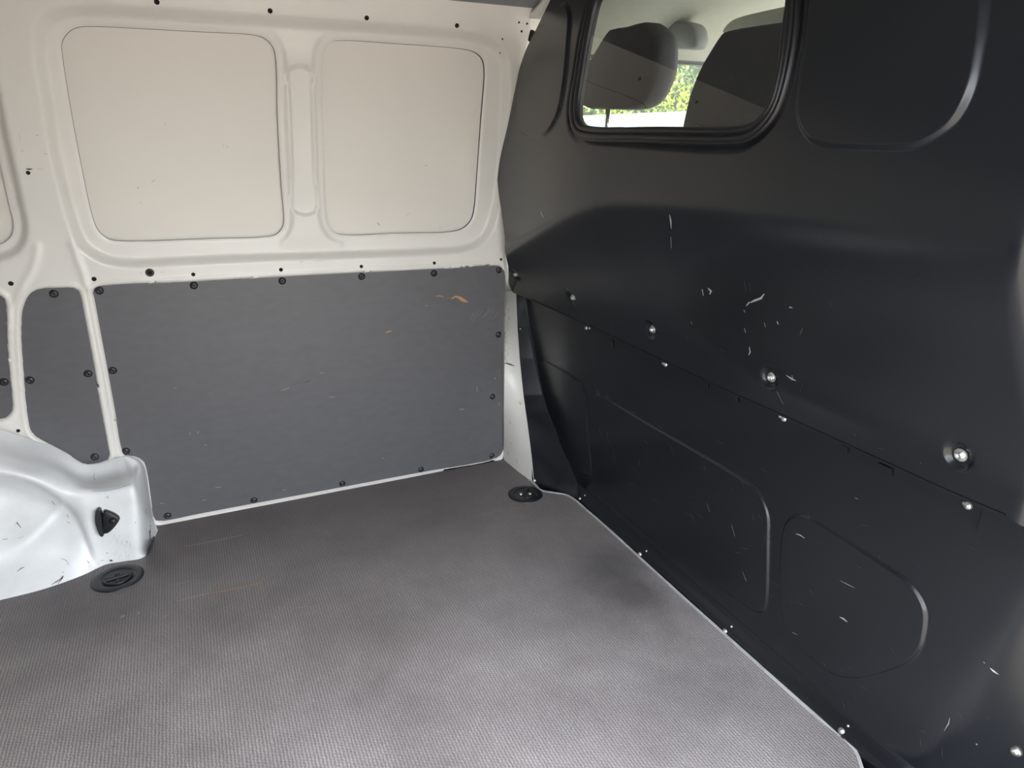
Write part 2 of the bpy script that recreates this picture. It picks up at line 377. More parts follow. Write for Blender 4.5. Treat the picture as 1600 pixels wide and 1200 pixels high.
us = np.concatenate([np.linspace(-1.72, -0.62, 45)[:-1], np.arange(-0.62, 0.93, 0.0045), np.linspace(0.93, 1.02, 8)])
vz = np.concatenate([np.arange(0.0, 1.262, 0.0045)])
def wall_pos(U, V): return U, Yw(U, V)+wall_depth(U, V), V
wall_left = grid_sheet('wall_left', us, vz, [c1, c2, c0], [], wall_pos, MW, None, hints=[pl1, pl2, pl3, chc])
tag(wall_left, 'white painted steel side wall of the load area with pressed window recesses', kind='structure')
for nm, c in (('a', c1), ('b', c2), ('c', c0)):
    ctr = c.mean(0)
    u0, v0 = c.min(0)-0.02; u1, v1 = c.max(0)+0.02
    uu = np.linspace(u0, u1, 60); vv = np.linspace(v0, v1, 60)
    def skin_pos(U, V, nm=nm):
        dent = 0
        if nm == 'b': dent = 0.004*np.exp(-((U-0.55)/0.10)**2-((V-0.98)/0.12)**2) - 0.003*np.exp(-((U-0.71)/0.03)**2-((V-0.9)/0.12)**2)
        if nm == 'a': dent = 0.003*np.exp(-((U-0.1)/0.14)**2-((V-0.85)/0.10)**2)
        return U, Yw(np.minimum(U, 0.8), V)+0.0325+dent, V
    grid_sheet('skin_panel', uu, vv, [], [], skin_pos, MSKIN, wall_left)
    # dark strip painting in the shade of the gap behind the pressing's edge
    v = []; f = []; N = len(c)
    for i, (u, z) in enumerate(c):
        y = float(Yw(u, z)); v += [(u, y+0.0245, z), (u, y+0.0315, z)]
    for i in range(N): j = (i+1) % N; f.append((2*i, 2*i+1, 2*j+1, 2*j))
    mesh('gap_shade_line', v, f, MGAP, wall_left)
# holes in the wall flange
hole_me = lathe_mesh('hole', [(0, 0.0004), (0.0044, 0.0004), (0.0050, 0.0002), (0.0052, -0.002)], 14)
HOLES = [(245,3,1),(422,17,1),(573,28,1),(714,40,1),(147,436,1),(302,429,.9),(439,421.5,.95),(564.6,416.4,.9),(678.6,411,.85),(782.7,405.4,.75),(17,443,1),(28.5,673,.8),(44,270,.8),(811,35,.5),(823.5,37,.5),(815,49,.55),(785,61,.4),(784.5,82,.4)]
for px, py, s in HOLES:
    a, n = normal_of(P_wall, px, py)
    u, z = np.array([a[0]]), np.array([a[2]]); dd = float(wall_depth(u, z)[0])
    put('hole', hole_me, MHOLE, a+np.array([0, dd, 0])+n*0.0004, n, wall_left, 0, s)
gro_me = lathe_mesh('grommet', [(0, 0.0012), (0.0048, 0.0012), (0.005, 0.0035), (0.0085, 0.003), (0.0095, 0)], 18)
a, n = normal_of(P_wall, 234, 426); put('grommet', gro_me, MSCR, a, n, wall_left)
gh = lathe_mesh('grommet_hole', [(0, 0.002), (0.0046, 0.002)], 14); put('hole', gh, MHOLE, a, n, wall_left)
# ------------------------------------------------------------------ lining panels
screw_me = lathe_mesh('screw', [(0, 0.0022), (0.0016, 0.0022), (0.0018, 0.0042), (0.0050, 0.0036), (0.0082, 0.0016), (0.0094, 0.0), (0.0094, -0.001)], 18)
def lining(name, outline, screws, label):
    ins = outline.copy(); N = len(ins); res = []
    for i in range(N):
        t = ins[(i+1) % N]-ins[i-1]; t = t/(np.linalg.norm(t)+1e-12); res.append(ins[i]+np.array([t[1], -t[0]])*0.0)
    yf = YW+0.0045
    e = tag(plate(name, [(u, yf, z) for u, z in outline], 0.006, (0, -1, 0), MPLY), label, 'panel', 'dark grey lining boards on the side wall')
    for px, py in screws:
        a = P_y(px, py, yf); put('screw', screw_me, MSCR, a, (0, -1, 0), e, random.uniform(0, 3))
    return e
lp1 = lining('lining_panel', pl1, [(155,454),(303,446),(441,439),(565,432),(678,427),(780,422),(779,523),(770,620),(769,712),(658,734),(535,756),(397,782),(262,806),(196.5,705),(176,579)], 'large dark grey plywood lining board with orange chips, reaching the bulkhead corner')
lp2 = lining('lining_panel', pl2, [(84,459),(137.5,584),(46.5,594),(148,714)], 'small tapered dark grey lining board above the white wheel arch')
lp3 = lining('lining_panel', pl3, [(6,597)], 'dark grey lining board behind the wheel arch, with one screw near its edge')
def P_ply(px, py): return P_y(px, py, YW+0.0045)
mk = Marks(P_ply)
mk.stroke([(705,467),(712,463),(720,466),(730,471)], 4); mk.stroke([(718,468),(724,471),(731,472)], 3); mk.stroke([(681,463),(687,462),(693,464)], 2); mk.stroke([(664,477),(669,478)], 1.5)
mk.stroke([(602,520),(608,518),(612,517)], 3); mk.stroke([(745,604),(746,612)], 2.5); mk.stroke([(316,782),(322,781)], 2.5)
mk.stroke([(780,577),(781,590)], 1.2); mk.stroke([(781,628),(780,634)], 2.5)
mk.done('wood_chips', MCHIP_O, lp1)
mk = Marks(P_ply)
mk.stroke([(272,607),(276,605)], 1.3); mk.stroke([(296,679),(297,676)], 2); mk.stroke([(309,677),(310,674)], 2); mk.stroke([(336,762),(345,761)], 1.6); mk.stroke([(513,621),(523,620)], 1.6); mk.stroke([(500,583),(506,583)], 1.5)
mk.stroke([(597,715),(600,717)], 1.5); mk.stroke([(718,640),(725,639)], 1.8); mk.stroke([(440,610),(452,606)], 1.2); mk.stroke([(250,786),(256,787)], 1.5); mk.stroke([(319,695),(323,696)], 1.3); mk.stroke([(442,766),(447,765)], 1.5); mk.stroke([(773,590),(774,593)], 2)
for i in range(9): x = 735+i*4.2; mk.stroke([(x, 500+random.uniform(-6, 3)), (x+random.uniform(5, 12), 484+random.uniform(-4, 6))], 0.5)
mk.done('scratches', MCHIP_P, lp1)
mk = Marks(P_ply); mk.stroke([(476,598),(481,596),(485,595)], 2.5); mk.stroke([(501,590),(503,589)], 2); mk.done('dark_scuffs', MCHIP_K, lp1)
mk = Marks(lambda x, y: P_wall(x, y)+np.array([0, -0.001, 0]))
mk.stroke([(41,264),(46,264.5),(51,264)], 3); mk.stroke([(58,264),(68,264)], .8); mk.stroke([(56,212),(60,211)], 1.5); mk.stroke([(33,235),(37,236)], 1.5); mk.stroke([(69,240),(75,241)], 1.2); mk.stroke([(30,209),(32,220)], .8)
mk.stroke([(220,425),(222,427)], 1.2); mk.stroke([(251,425),(256,425)], .9); mk.stroke([(468,409),(474,408.5)], 1); mk.stroke([(490,408),(506,407.5)], .8)
mk.done('dark_scuffs', MCHIP_K, wall_left)
mk = Marks(lambda x, y: P_y(x, y, P_wall(x, y)[1]+0.0305))
for p, w_ in [([(237,285),(242,281)],1.6),([(214,294),(217,293)],1.5),([(348,227),(350,228)],1.5),([(353,229),(357,230)],1.5),([(590,348),(593,352)],2.5),([(219,316),(221,317)],1.2),([(123,258),(125,266)],1.3),([(634,338),(641,333)],.7),([(686,356),(690,354)],.9),([(257,190),(258,197)],.6),([(664,259),(668,258)],.9)]: mk.stroke(p, w_)
mk.done('dark_scuffs', MCHIP_K, wall_left)
# ------------------------------------------------------------------ wheel arch
AR = [  # columns from the front end backwards, rows from the wall down to the floor: pixel and distance across the van
 [(205,713.5,1.789),(217,718,1.789),(225,728,1.789),(230,750,1.789),(235,785,1.789),(240,812,1.789),(247,829,1.789)],
 [(201,713.5,1.787),(214,722,1.765),(221,735,1.735),(226,762,1.715),(231,800,1.71),(236,826,1.705),(241,842,1.70)],
 [(197,713.5,1.786),(208,730,1.74),(213,747,1.66),(216,766,1.618),(220,803,1.607),(223,842,1.602),(230,866,1.60)],
 [(191,714,1.786),(200,732,1.73),(204,750,1.645),(207,763,1.613),(211,801,1.604),(214,842,1.60),(219,873,1.595)],
 [(176,717,1.786),(180,737,1.73),(183,755,1.645),(185,766,1.613),(188,803,1.604),(190,843,1.60),(194,877,1.595)],
 [(150,725,1.786),(150,744,1.73),(152,759,1.65),(153,770,1.617),(157,806,1.606),(161,846,1.60),(166,882,1.595)],
 [(124,723.5,1.786),(123,741,1.735),(125,756,1.66),(128,769,1.625),(136,811,1.612),(145,851,1.602),(154,887,1.594)],
 [(100,708,1.786),(98,727,1.735),(99,744,1.67),(102,768,1.634),(116,806,1.642),(126,853,1.612),(136,896,1.592)],
 [(75,695.5,1.786),(74,716,1.735),(74,735,1.675),(76,757,1.640),(86,797,1.672),(96,853,1.628),(106,908,1.589)],
 [(45,686,1.786),(44,708,1.735),(44,728,1.68),(44,746,1.645),(50,786,1.692),(56,852,1.640),(64,922,1.586)],
 [(0,671,1.786),(0,694,1.735),(0,714,1.685),(0,737,1.648),(0,776,1.704),(0,852,1.645),(0,938,1.583)],
 [(-90,648,1.786),(-90,673,1.735),(-90,694,1.685),(-90,717,1.65),(-90,760,1.685),(-90,850,1.63),(-90,958,1.58)]]
cols = []
for ci, c in enumerate(AR):
    fl = P_floor(c[-1][0], c[-1][1]); sh = fl[1]-c[-1][2] if ci >= 2 else 0.0
    if ci == 1: sh = 0.02
    print('arch', ci, fl)
    wq = [0, .45, .9, 1, 1, 1, 1]
    cols.append([P_y(px, py, min(1.789, y+sh*wq[j])) for j, (px, py, y) in enumerate(c)]); cols[-1][-1] = np.array([fl[0], fl[1], -0.001])
xm = cols[-1][3][0]-0.02
cols += [[np.array([2*xm-p[0], p[1], p[2]]) for p in c] for c in cols[::-1]]
fine = np.array([spline(c, 9, False) for c in cols])
fine = np.array([spline(fine[:, j], 9, False) for j in range(fine.shape[1])]).transpose(1, 0, 2)
# pressed step round the dished side, and a shallow rib across it
def project(p):
    c = R.T @ (p-np.array([0, 0, H])); return 800+F*c[0]/-c[2], 600-F*c[1]/-c[2]
PJ = np.array([[project(q) for q in c] for c in fine]); U_, V_ = PJ[..., 0], PJ[..., 1]
dish = spline([(-90,722),(-40,730),(0,737),(16,740),(53,750),(88,771),(112,789),(128,811),(141,840),(149,861),(155,886),(150,930),(60,985),(-90,1000)], 3)
sd, _, _ = sdf(dish, U_, V_); first = (np.arange(fine.shape[0]) < fine.shape[0]*0.5)[:, None]
zf = np.clip(fine[..., 2]/0.05, 0, 1)
step = 0.011*sm(-sd/13.0)*zf
rib = line_dist(spline([(-40,884),(0,866),(30,850),(60,825),(88,796),(104,778)], 3, False), U_, V_)
step = step-0.005*np.exp(-(rib/6.0)**2)*sm(-sd/10.0)
fine[..., 1] += np.where(first, step, 0)
nc, nr = fine.shape[:2]
ids = np.arange(nc*nr).reshape(nc, nr)
arch = mesh('wheel_arch', fine.reshape(-1, 3), [(ids[i, j], ids[i+1, j], ids[i+1, j+1], ids[i, j+1]) for i in range(nc-1) for j in range(nr-1)], MARCH, wall_left)
arch['label'] = 'white scuffed wheel arch box bulging into the load floor'
from mathutils.bvhtree import BVHTree
def bvh_of(*obs):
    bpy.context.view_layer.update(); v = []; f = []
    for o in obs:
        k = len(v); v += [o.matrix_world @ q.co for q in o.data.vertices]; f += [tuple(i+k for i in p.vertices) for p in o.data.polygons]
    return BVHTree.FromPolygons(v, f)
AB = bvh_of(arch)
def P_arch(px, py):
    d = Vector(ray(px, py)).normalized(); h = AB.ray_cast(Vector((0, 0, H)), d)
    return np.array(h[0]) if h[0] is not None else P_y(px, py, 1.6)
mk = Marks(P_arch)
for s in ([(80,914),(88,909),(94,905),(99,900),(97,904),(90,912)], [(27,893),(33,888),(38,886)], [(136,876),(140,880)], [(81,783),(86,789)], [(105,804),(107,809)], [(105,815),(109,818)], [(169,875),(175,876)], [(158,876),(163,875)], [(4,843),(12,842)], [(24,820),(26,816),(33,825)], [(167,775),(170,778)], [(211,815),(212,818)], [(198,846),(199,849)], [(98,893),(99,895)], [(166,863),(169,865)]): mk.stroke(s, 1.7, 0.0012)
mk.blob(174, 876, 2.5, 2, 0.0012); mk.stroke([(241,838),(238,850),(233,862),(229,868)], 5, 0.0012); mk.stroke([(236,820),(234,832),(235,845)], 2, .0012)
mk.done('dark_scuffs', MCHIP_K, arch)
mk = Marks(P_arch)
for s in ([(145,768),(165,767),(185,763),(203,757),(212,748)], [(28,841),(38,838)], [(164,777),(170,778)], [(148,739),(146,746),(149,750)], [(170,748),(183,746)], [(95,872),(104,876),(108,884)]): mk.stroke(s, 1.2, 0.0012)
for i in range(26): x = random.uniform(172, 206); y = random.uniform(835, 868); mk.stroke([(x, y), (x+random.uniform(-3, 3), y+random.uniform(2, 9))], .7, .001)
for i in range(22): x = random.uniform(226, 236); y = random.uniform(790, 850); mk.stroke([(x, y), (x+random.uniform(-1, 3), y+random.uniform(3, 12))], 1.0, .001)
mk.done('grey_scuffs', MCHIP_G, arch)
# ------------------------------------------------------------------ pillar beside the bulkhead
pr = PR
pL = [(785.5,718),(785.7,690),(786,650),(786.5,605),(787,555),(787.5,505),(788,470),(788,455)]
v = []; f = []
for (a, b) in zip(pL, pr):
    A = P_y(a[0]+1.5, a[1], YW-0.0015); B = P_x(b[0]+2, b[1], b[2])
    if b[1] == 753: A[2] = B[2] = -0.002
    for k in range(7): t = k/6; q = A*(1-t)+B*t; q = q+np.array([-0.004*math.sin(math.pi*t), 0, 0]); v.append(q)
for i in range(len(pr)-1):
    for k in range(6): f.append((7*i+k, 7*i+k+1, 7*i+8+k, 7*i+7+k))
pil = mesh('pillar_face', v, f, MW, wall_left)
PB = bvh_of(pil)
def P_pil(px, py):
    h = PB.ray_cast(Vector((0, 0, H)), Vector(ray(px, py)).normalized()); return np.array(h[0]) if h[0] is not None else P_y(px, py, YW-.01)
mk = Marks(P_pil)
mk.stroke([(788,567),(793,568),(799,570),(804,572)], 1.8)
for i in range(34):
    x = 791.5+random.uniform(-2.5, 3.5); y = 462+i*3.2; mk.stroke([(x, y), (x+random.uniform(-1.5, 1.5), y+random.uniform(2, 6))], 1.1)
for s in ([(795,658),(799,662)], [(797,690),(800,695)], [(793,705),(794,712)], [(807,717),(808,724)], [(801,735),(803,738)]): mk.stroke(s, 1.2)
mk.done('dark_scuffs', MCHIP_K, wall_left)
# ------------------------------------------------------------------ bulkhead
wall_front = empty('wall_front'); tag(wall_front, 'glossy black steel bulkhead with a window between load area and cab', kind='structure')
U1 = [(893,23),(891,57.5),(885,123),(876,172.5),(866.5,195.5),(853,213.5),(838,215.5),(820,213),(811,200),(808,172.5),(815,126),(830,84),(850,52),(867,18),(880,3),(890,8)]
U3 = [(1248,126.5),(1243,169),(1248,199),(1263,222),(1284,232),(1334,236),(1411,237),(1438,232),(1468,217),(1499,192),(1526,142),(1541,77),(1547,34.5),(1549,-20),(1535,-55),(1500,-70),(1400,-75),(1300,-65),(1270,-45),(1262,0),(1256,60)]
WG = [(932,0),(919,52.5),(909,113),(902,163),(902,184),(906,193),(916,197),(1030,197.5),(1150,197),(1171,193),(1189,178),(1202,157.5),(1213,110),(1222,34),(1227,0),(1224,-40),(1205,-58),(1170,-62),(1060,-50),(980,-32),(950,-22)]
WO = [(921,0),(907,52.5),(897,113),(889,160),(889,188),(894,205),(907,218),(997,223.5),(1142,227),(1163,224),(1189,207),(1213,176),(1228.5,131),(1241.6,65.6),(1247,0),(1244,-50),(1222,-72),(1180,-78),(1060,-64),(975,-44),(935,-28)]
SIL = [(895,-60),(870,-20),(855,10),(838,45),(820,82),(808,120),(797,165),(785,205),(778.5,240),(776.5,265),(779,300),(784,335),(789,380),(793,410),(794.5,430),(796,447),(801,457)]
SEAM = [(830,469),(860,482),(905,503),(998,546.5),(1147.5,617),(1200,640),(1325,697),(1507.5,780),(1570,806)]
u1c, u3c, wgc, woc = [contour(p, P_up, (1, 2)) for p in (U1, U3, WG, WO)]
silc = np.array([P_up(*p)[[1, 2]] for p in SIL]); seam = np.array([P_up(*p)[[1, 2]] for p in SEAM])
ytop = 1.306
rt = np.array([P_up(1590, 808)[[1, 2]]]); YR = P_up(1576, 780)[1]; YR2 = P_up(1586, 250)[1]
print('fold', YR, YR2, 'sil', silc[[0, 8, -1]], 'win', wgc.min(0), wgc.max(0), woc.max(0))
outc = np.concatenate([spline(silc, 4, False), spline(seam, 3, False), np.array([[YR-0.030, seam[-1][1]-0.006], [YR-0.041, seam[-1][1]+0.012], [YR-0.041, ytop], [silc[0][0]-0.06, ytop]])])
outc[:, 1] = np.minimum(outc[:, 1], ytop)
def resample(c, n):
    c = np.vstack([c, c[:1]]); q = np.concatenate([[0], np.cumsum(np.linalg.norm(np.diff(c, axis=0), axis=1))])
    t = np.linspace(0, q[-1], n, endpoint=False); return np.stack([np.interp(t, q, c[:, k]) for k in range(2)], -1)
def pressing(c, fn, h, wd, n_=260):
    """a pressed field in a panel: rounded bevel ring from the contour inwards, then the flat field"""
    rc = resample(c, n_)
    for _ in range(3): rc = 0.5*rc+0.25*(np.roll(rc, 1, 0)+np.roll(rc, -1, 0))
    rows = [-0.25, 0, .12, .25, .38, .5, .62, .75, .88, 1.0]; v = []; f = []
    for t in rows:
        q = inset(rc, wd*t); x = fn(q[:, 0], q[:, 1])+h*sm(t)+(0.0003 if t < 0 else 0)
        v += [(x[i], q[i, 0], q[i, 1]) for i in range(n_)]
    for k in range(len(rows)-1):
        for i in range(n_): j = (i+1) % n_; f.append((k*n_+i, k*n_+j, k*n_+n_+j, k*n_+n_+i))
    a = mesh('pressed_edge', v, f, MBLK, wall_front)
    ic = inset(rc, wd*0.92); lo = ic.min(0)-0.006; hi = ic.max(0)+0.006
    b = grid_sheet('pressed_field', np.arange(lo[0], hi[0], 0.006), np.arange(lo[1], hi[1], 0.006), [], [ic], lambda U, V: (fn(U, V)+h, U, V), MBLK, wall_front)
    return [a, b]
def inset(c, wd):
    t = np.roll(c, -1, 0)-np.roll(c, 1, 0); n_ = np.stack([-t[:, 1], t[:, 0]], -1); n_ /= np.linalg.norm(n_, axis=1)[:, None]+1e-12
    q = c+n_*0.002
    if sdf(c, q[:, 0].copy(), q[:, 1].copy())[0].mean() > 0: n_ = -n_
    return c+n_*wd
BOLTS = [(803,428),(893,465),(1017,515),(1202,590),(1497,712)]
bolt_uv = [P_up(*p)[[1, 2]] for p in BOLTS]
def up_pos(U, V):
    d = np.zeros_like(U)
    fade = sm((-sdf(outc, U, V)[0]-0.008)/0.02)
    s, _, _ = sdf(woc, U, V); d += 0.006*sm((0.012-s)/0.012)
    for b in bolt_uv:
        r = np.hypot(U-b[0], V-b[1]); d += 0.0075*sm((0.0200-r)/0.006)*fade
    t = np.clip((YR-0.007-U)/0.034, 0, 1.2); d += 0.034*(1-np.sqrt(np.maximum(0, 1-np.minimum(t, 0.98)**2)))
    return Xu(U, V)+d, U, V
uy = np.arange(0.32, 1.93, 0.0036); uz = np.arange(0.48, ytop+0.003, 0.0036)
upper = grid_sheet('upper_panel', uy, uz, [wgc, u1c, u3c], [outc], up_pos, MBLK, wall_front)
up_press = pressing(u1c, Xu, -0.006, 0.009)+pressing(u3c, Xu, -0.006, 0.010)
ribbon('hem', [(float(Xu(q[0], q[1]))+0.001, q[0], q[1]+0.001) for q in spline(seam, 4, False)], (0.0030, 0.0030), (-1, 0, 0), MBLK, wall_front, False)
L1 = [(845,562),(866,569),(890.5,583),(906,595),(913,607.5),(918,632),(920,677.5),(925.5,730),(924,740.5),(917,744),(905,738),(885,715),(860,670),(842,620),(838,575)]
L2 = [(940,617),(931,614.5),(927.5,622),(929,650),(933,700),(938,755),(943,772),(955,786),(1000,826),(1050,866),(1110,908),(1164,947),(1179,957),(1191,959),(1197,956),(1200,947),(1202,933),(1204,840),(1204,807),(1198,787),(1187,767),(1163,748),(1097,708),(1013,660)]
L3 = [(1246,803),(1261,804),(1308,831.5),(1385,881),(1418,903),(1437,925),(1449.5,951),(1451,973),(1444,1009),(1433,1028),(1407,1044),(1363,1058),(1338,1061),(1316,1059),(1294,1050),(1253,1013),(1226,975),(1219,925),(1222,833),(1229.5,812)]
l1c, l2c, l3c = [contour(p, P_low, (1, 2)) for p in (L1, L2, L3)]
edge = np.array([P_x(px+1.0, py, x)[[1, 2]] for px, py, x in pr]); edge[0][1] = -0.01
edge = np.concatenate([[[edge[0][0]-0.001, -0.05]], spline(edge, 4, False)])
lowc = np.concatenate([edge, [[edge[-1][0]-0.01, 0.565], [0.16, 0.565], [0.16, -0.05]]])
def low_pos(U, V):
    d = np.zeros_like(U)
    # lower flange seam: plain strip along the floor
    return Xl(U, V)+d, U, V
ly = np.arange(0.14, 1.97, 0.0030); lz = np.arange(-0.06, 0.57, 0.0030)
lower = grid_sheet('lower_panel', ly, lz, [l1c, l2c, l3c], [lowc], low_pos, MBLK, wall_front)
low_press = [o for c in (l1c, l2c, l3c) for o in pressing(c, Xl, -0.0045, 0.0065)]
# fixings
bolt_me = lathe_mesh('bolt', [(0, 0.0045), (0.0024, 0.0045), (0.0026, 0.0065), (0.0046, 0.0068), (0.0054, 0.0055), (0.0056, 0.0018), (0.0088, 0.0014), (0.0092, 0.0)], 12)
for p_ in bolt_me.polygons: p_.use_smooth = False
riv_me = lathe_mesh('rivet', [(0, 0.0042), (0.0014, 0.0042), (0.0018, 0.0030), (0.0036, 0.0034), (0.0050, 0.002), (0.0054, 0.0)], 12)
pin_me = lathe_mesh('pin', [(0, 0.002), (0.0016, 0.0017), (0.0024, 0)], 8)
for p in BOLTS:
    a, n = normal_of(P_up, *p); b = put('bolt', bolt_me, MSIL, a+np.array([0.006, 0, 0]), n, wall_front, random.uniform(0, 3))
LB = bvh_of(lower, *low_press)
def P_lowm(px, py):
    h = LB.ray_cast(Vector((0, 0, H)), Vector(ray(px, py)).normalized()); return np.array(h[0]) if h[0] is not None else P_low(px, py)
UB = bvh_of(upper, *up_press)
def P_upm(px, py):
    h = UB.ray_cast(Vector((0, 0, H)), Vector(ray(px, py)).normalized()); return np.array(h[0]) if h[0] is not None else P_up(px, py)
for (px, py, s) in [(916,512.5,.9),(1040,569.5,1),(1225,654.5,1),(1513,790,1.05),(906,779,.9),(1000,866,1),(1133,986,1),(1315,1142,1.05),(1588,1174,1.35),(807,514,.8),(814,630,.8),(835,751,.9)]:
    a, n = normal_of(P_lowm, px, py); put('rivet', riv_me, MSIL, a, n, wall_front, random.uniform(0, 3), s)
for (px, py) in [(914,774),(1010,861),(1143,979),(1325,1134),(813,514)]:
    a, n = normal_of(P_lowm, px, py); put('pin', pin_me, MSIL, a, n, wall_front)
for (px, py) in [(921,513),(1036,568),(1219,651),(1507,787)]:
    a, n = normal_of(P_lowm, px, py); put('rivet', riv_me, MSIL, a, n, wall_front, 0, .55)
# folded tabs showing below the seam
for (x0, y0, w_, h_) in [(954,530,5,10),(1101,594,6,11),(1139,611,15,11),(1317,694,9,12),(1374,722,21,13)]:
    q = [P_low(x0, y0), P_low(x0+w_, y0+w_*.46), P_low(x0+w_, y0+w_*.46+h_), P_low(x0, y0+h_)]
    plate('tab', [p+np.array([-0.004, 0, 0]) for p in q], 0.002, (-1, 0, 0), MBLK, wall_front, bev=0.0004)
mk = Marks(P_upm)
W = [([(1046,335),(1048,345),(1049,358)],2.2),([(1048,370),(1049,388)],2),([(1097,452),(1099,462)],4),([(1106,450),(1111,455),(1109,460)],5),([(1194,459),(1189,466),(1178,470),(1172,473)],3),([(1171,472),(1166,478)],5),([(1162,484),(1164,488)],3),([(1233,480),(1238,481)],5),([(1214,502),(1216,507)],4),([(1194,504),(1196,511)],2.5),([(1163,513),(1165,520)],3),([(1171,542),(1172,550),(1170,555)],2.5),([(1228,586),(1237,592),(1244,595)],2),([(1237,586),(1240,595)],1.5),([(845,330),(847,335),(850,340)],3),([(1080,502),(1081,507)],1.5),([(1214,612),(1224,632)],1)]
for p, w_ in W: mk.stroke(p, w_, 0.0014)
mk.done('paint_chips', MCHIP_W, wall_front)
mk = Marks(P_upm)
for i in range(70): x = random.uniform(850, 1540); y = random.uniform(250, 470)+max(0, (x-1000)*0.25)*random.random(); mk.blob(x, y, random.uniform(.4, 1.0), random.uniform(.4, .9),.0014, 5)
for p, w_ in [([(958,507),(955,518)],.9),([(1125,545),(1134,550)],1),([(1070,525),(1077,533)],.8),([(1162,437),(1166,455)],1.2),([(1172,440),(1173,452)],1),([(1250,523),(1254,512)],4),([(1250,612),(1255,600)],1),([(1334,678),(1338,681)],2),([(1372,700),(1380,702)],1.2),([(1438,722),(1439,726)],2),([(1298,468),(1299,480)],1.5),([(1541,709),(1548,710)],1)]: mk.stroke(p, w_,.0014)
mk.done('fine_scratches', MCHIP_F, wall_front)
mk = Marks(P_lowm)
rr = random.Random(3)
for i in range(110):
    x = rr.uniform(930, 1560); lo = 600+(x-930)*0.42; hi = min(1180, 790+(x-930)*0.85); y = rr.uniform(lo, hi)
    a = rr.choice([rr.uniform(.9, 1.6), rr.uniform(.2, .7)]); l = rr.choice([1.5, 3, 6, 12, 18]); mk.stroke([(x, y), (x+l*.5*math.cos(a)+rr.uniform(-1, 1), y+l*.5*math.sin(a)), (x+l*math.cos(a), y+l*math.sin(a))], rr.uniform(.4, .8), .0008)
mk.done('fine_scratches', MCHIP_F, wall_front)
mk = Marks(P_lowm)
for p, w_ in [([(1312,964),(1318,967),(1324,972)],2.6),([(1243,834),(1250,836),(1257,841)],1.6),([(1312,907),(1326,914),(1336,919)],1.1),([(1547,1044),(1553,1049),(1560,1054)],3),([(1537,1034),(1539,1037)],2.5),([(1336,778),(1341,780)],2),([(1484,1121),(1482,1131),(1475,1142)],1.1),([(1525,1162),(1527,1164)],4),([(1143,820),(1148,838)],1.1),([(1160,893),(1166,908)],1.1),([(1104,786),(1109,800)],.9),([(1238,988),(1246,992)],1.6)]: mk.stroke(p, w_, .0008)
mk.done('paint_chips', MCHIP_W, wall_front)
# ------------------------------------------------------------------ window in the bulkhead
window_1 = empty('window_1'); tag(window_1, 'fixed bulkhead window in a thick black rubber seal', kind='structure')
N = 140
wg = resample(wgc, N)
nrm2 = np.array([wg[(i+1) % N]-wg[i-1] for i in range(N)]); nrm2 = np.stack([nrm2[:, 1], -nrm2[:, 0]], -1); nrm2 /= np.linalg.norm(nrm2, axis=1)[:, None]
cen = wg.mean(0)
if np.mean([(wg[i]-cen).dot(nrm2[i]) for i in range(N)]) < 0: nrm2 = -nrm2
wo_s = np.array([-sdf(woc, np.array([p[0]]), np.array([p[1]]))[0][0] for p in wg])   # local seal width
wo_s = np.clip(wo_s, 0.012, 0.05)
prof = [(0.0, 0.010), (0.0, -0.002), (0.10, -0.006), (0.25, -0.0075), (0.36, -0.006), (0.40, -0.001), (0.44, -0.005), (0.60, -0.009), (0.74, -0.008), (0.78, -0.003), (0.82, -0.006), (0.93, -0.005), (1.0, 0.004)]
v = []; f = []
for i in range(N):
    for t, h in prof:
        q = wg[i]+nrm2[i]*wo_s[i]*t; v.append((float(Xu(q[0], q[1]))+0.004+h, q[0], q[1]))
K = len(prof)
for i in range(N):
    for k in range(K-1): j = (i+1) % N; f.append((i*K+k, j*K+k, j*K+k+1, i*K+k+1))
mesh('rubber_seal', v, f, MRUB, window_1)
gp = [(float(Xu(p[0], p[1]))+0.008, p[0], p[1]) for p in wg+nrm2*0.003]
zs = [p[2] for p in gp]
# a flat pane
pc = float(Xu(1.0, 1.12))+0.008
bmg = bmesh.new(); fa = [bmg.verts.new((pc+0.128*(p[2]-1.12), p[1], p[2])) for p in gp]; bmg.faces.new(fa); pane = bmobj('pane', bmg, MGLASS, window_1, smooth=False)
# ------------------------------------------------------------------ floor
STAINS = [(*P_floor(955, 885)[:2], 0.03, 0.10), (*P_floor(990, 925)[:2], 0.02, 0.09), (*P_floor(130, 930)[:2], 0.05, 0.20)]
MFLOOR = floor_mat()
fe = [P_floor(*p)[:2] for p in [(785.5,718),(810,735),(836,757),(845,766),(866,770),(884,773),(897,780),(912,793),(950,826),(1000,872),(1066,932),(1133,992),(1220,1070),(1290,1131),(1318,1152),(1336,1173),(1347,1202)]]
fe = spline([np.array(p) for p in fe], 3, False)
corner = [(0.83, 0.42), (0.80, 0.34), (0.70, 0.30), (-0.15, 0.28), (-0.17, 0.24), (-1.70, 0.24), (-1.70, 1.7915)]
floor_pts = [(x, y, 0.0) for x, y in fe]+[(x, y, 0.0) for x, y in corner]
floor = plate('floor', floor_pts, 0.012, (0, 0, 1), MFLOOR, None, bev=0.0015)
tag(floor, 'grey brown mesh-textured plywood load floor, worn, paler towards the side door', kind='structure')
t1 = ribbon('trim_1', [(x, y, -0.009) for x, y in np.vstack([fe[2:], [[0.845, 0.43]]])], (0.0058, 0.0105), (0, 0, 1), MEDGE, None, False)
tag(t1, 'thin white edging along the floor at the bulkhead', kind='structure')
mk = Marks(lambda x, y: P_floor(x, y, 0.0004))
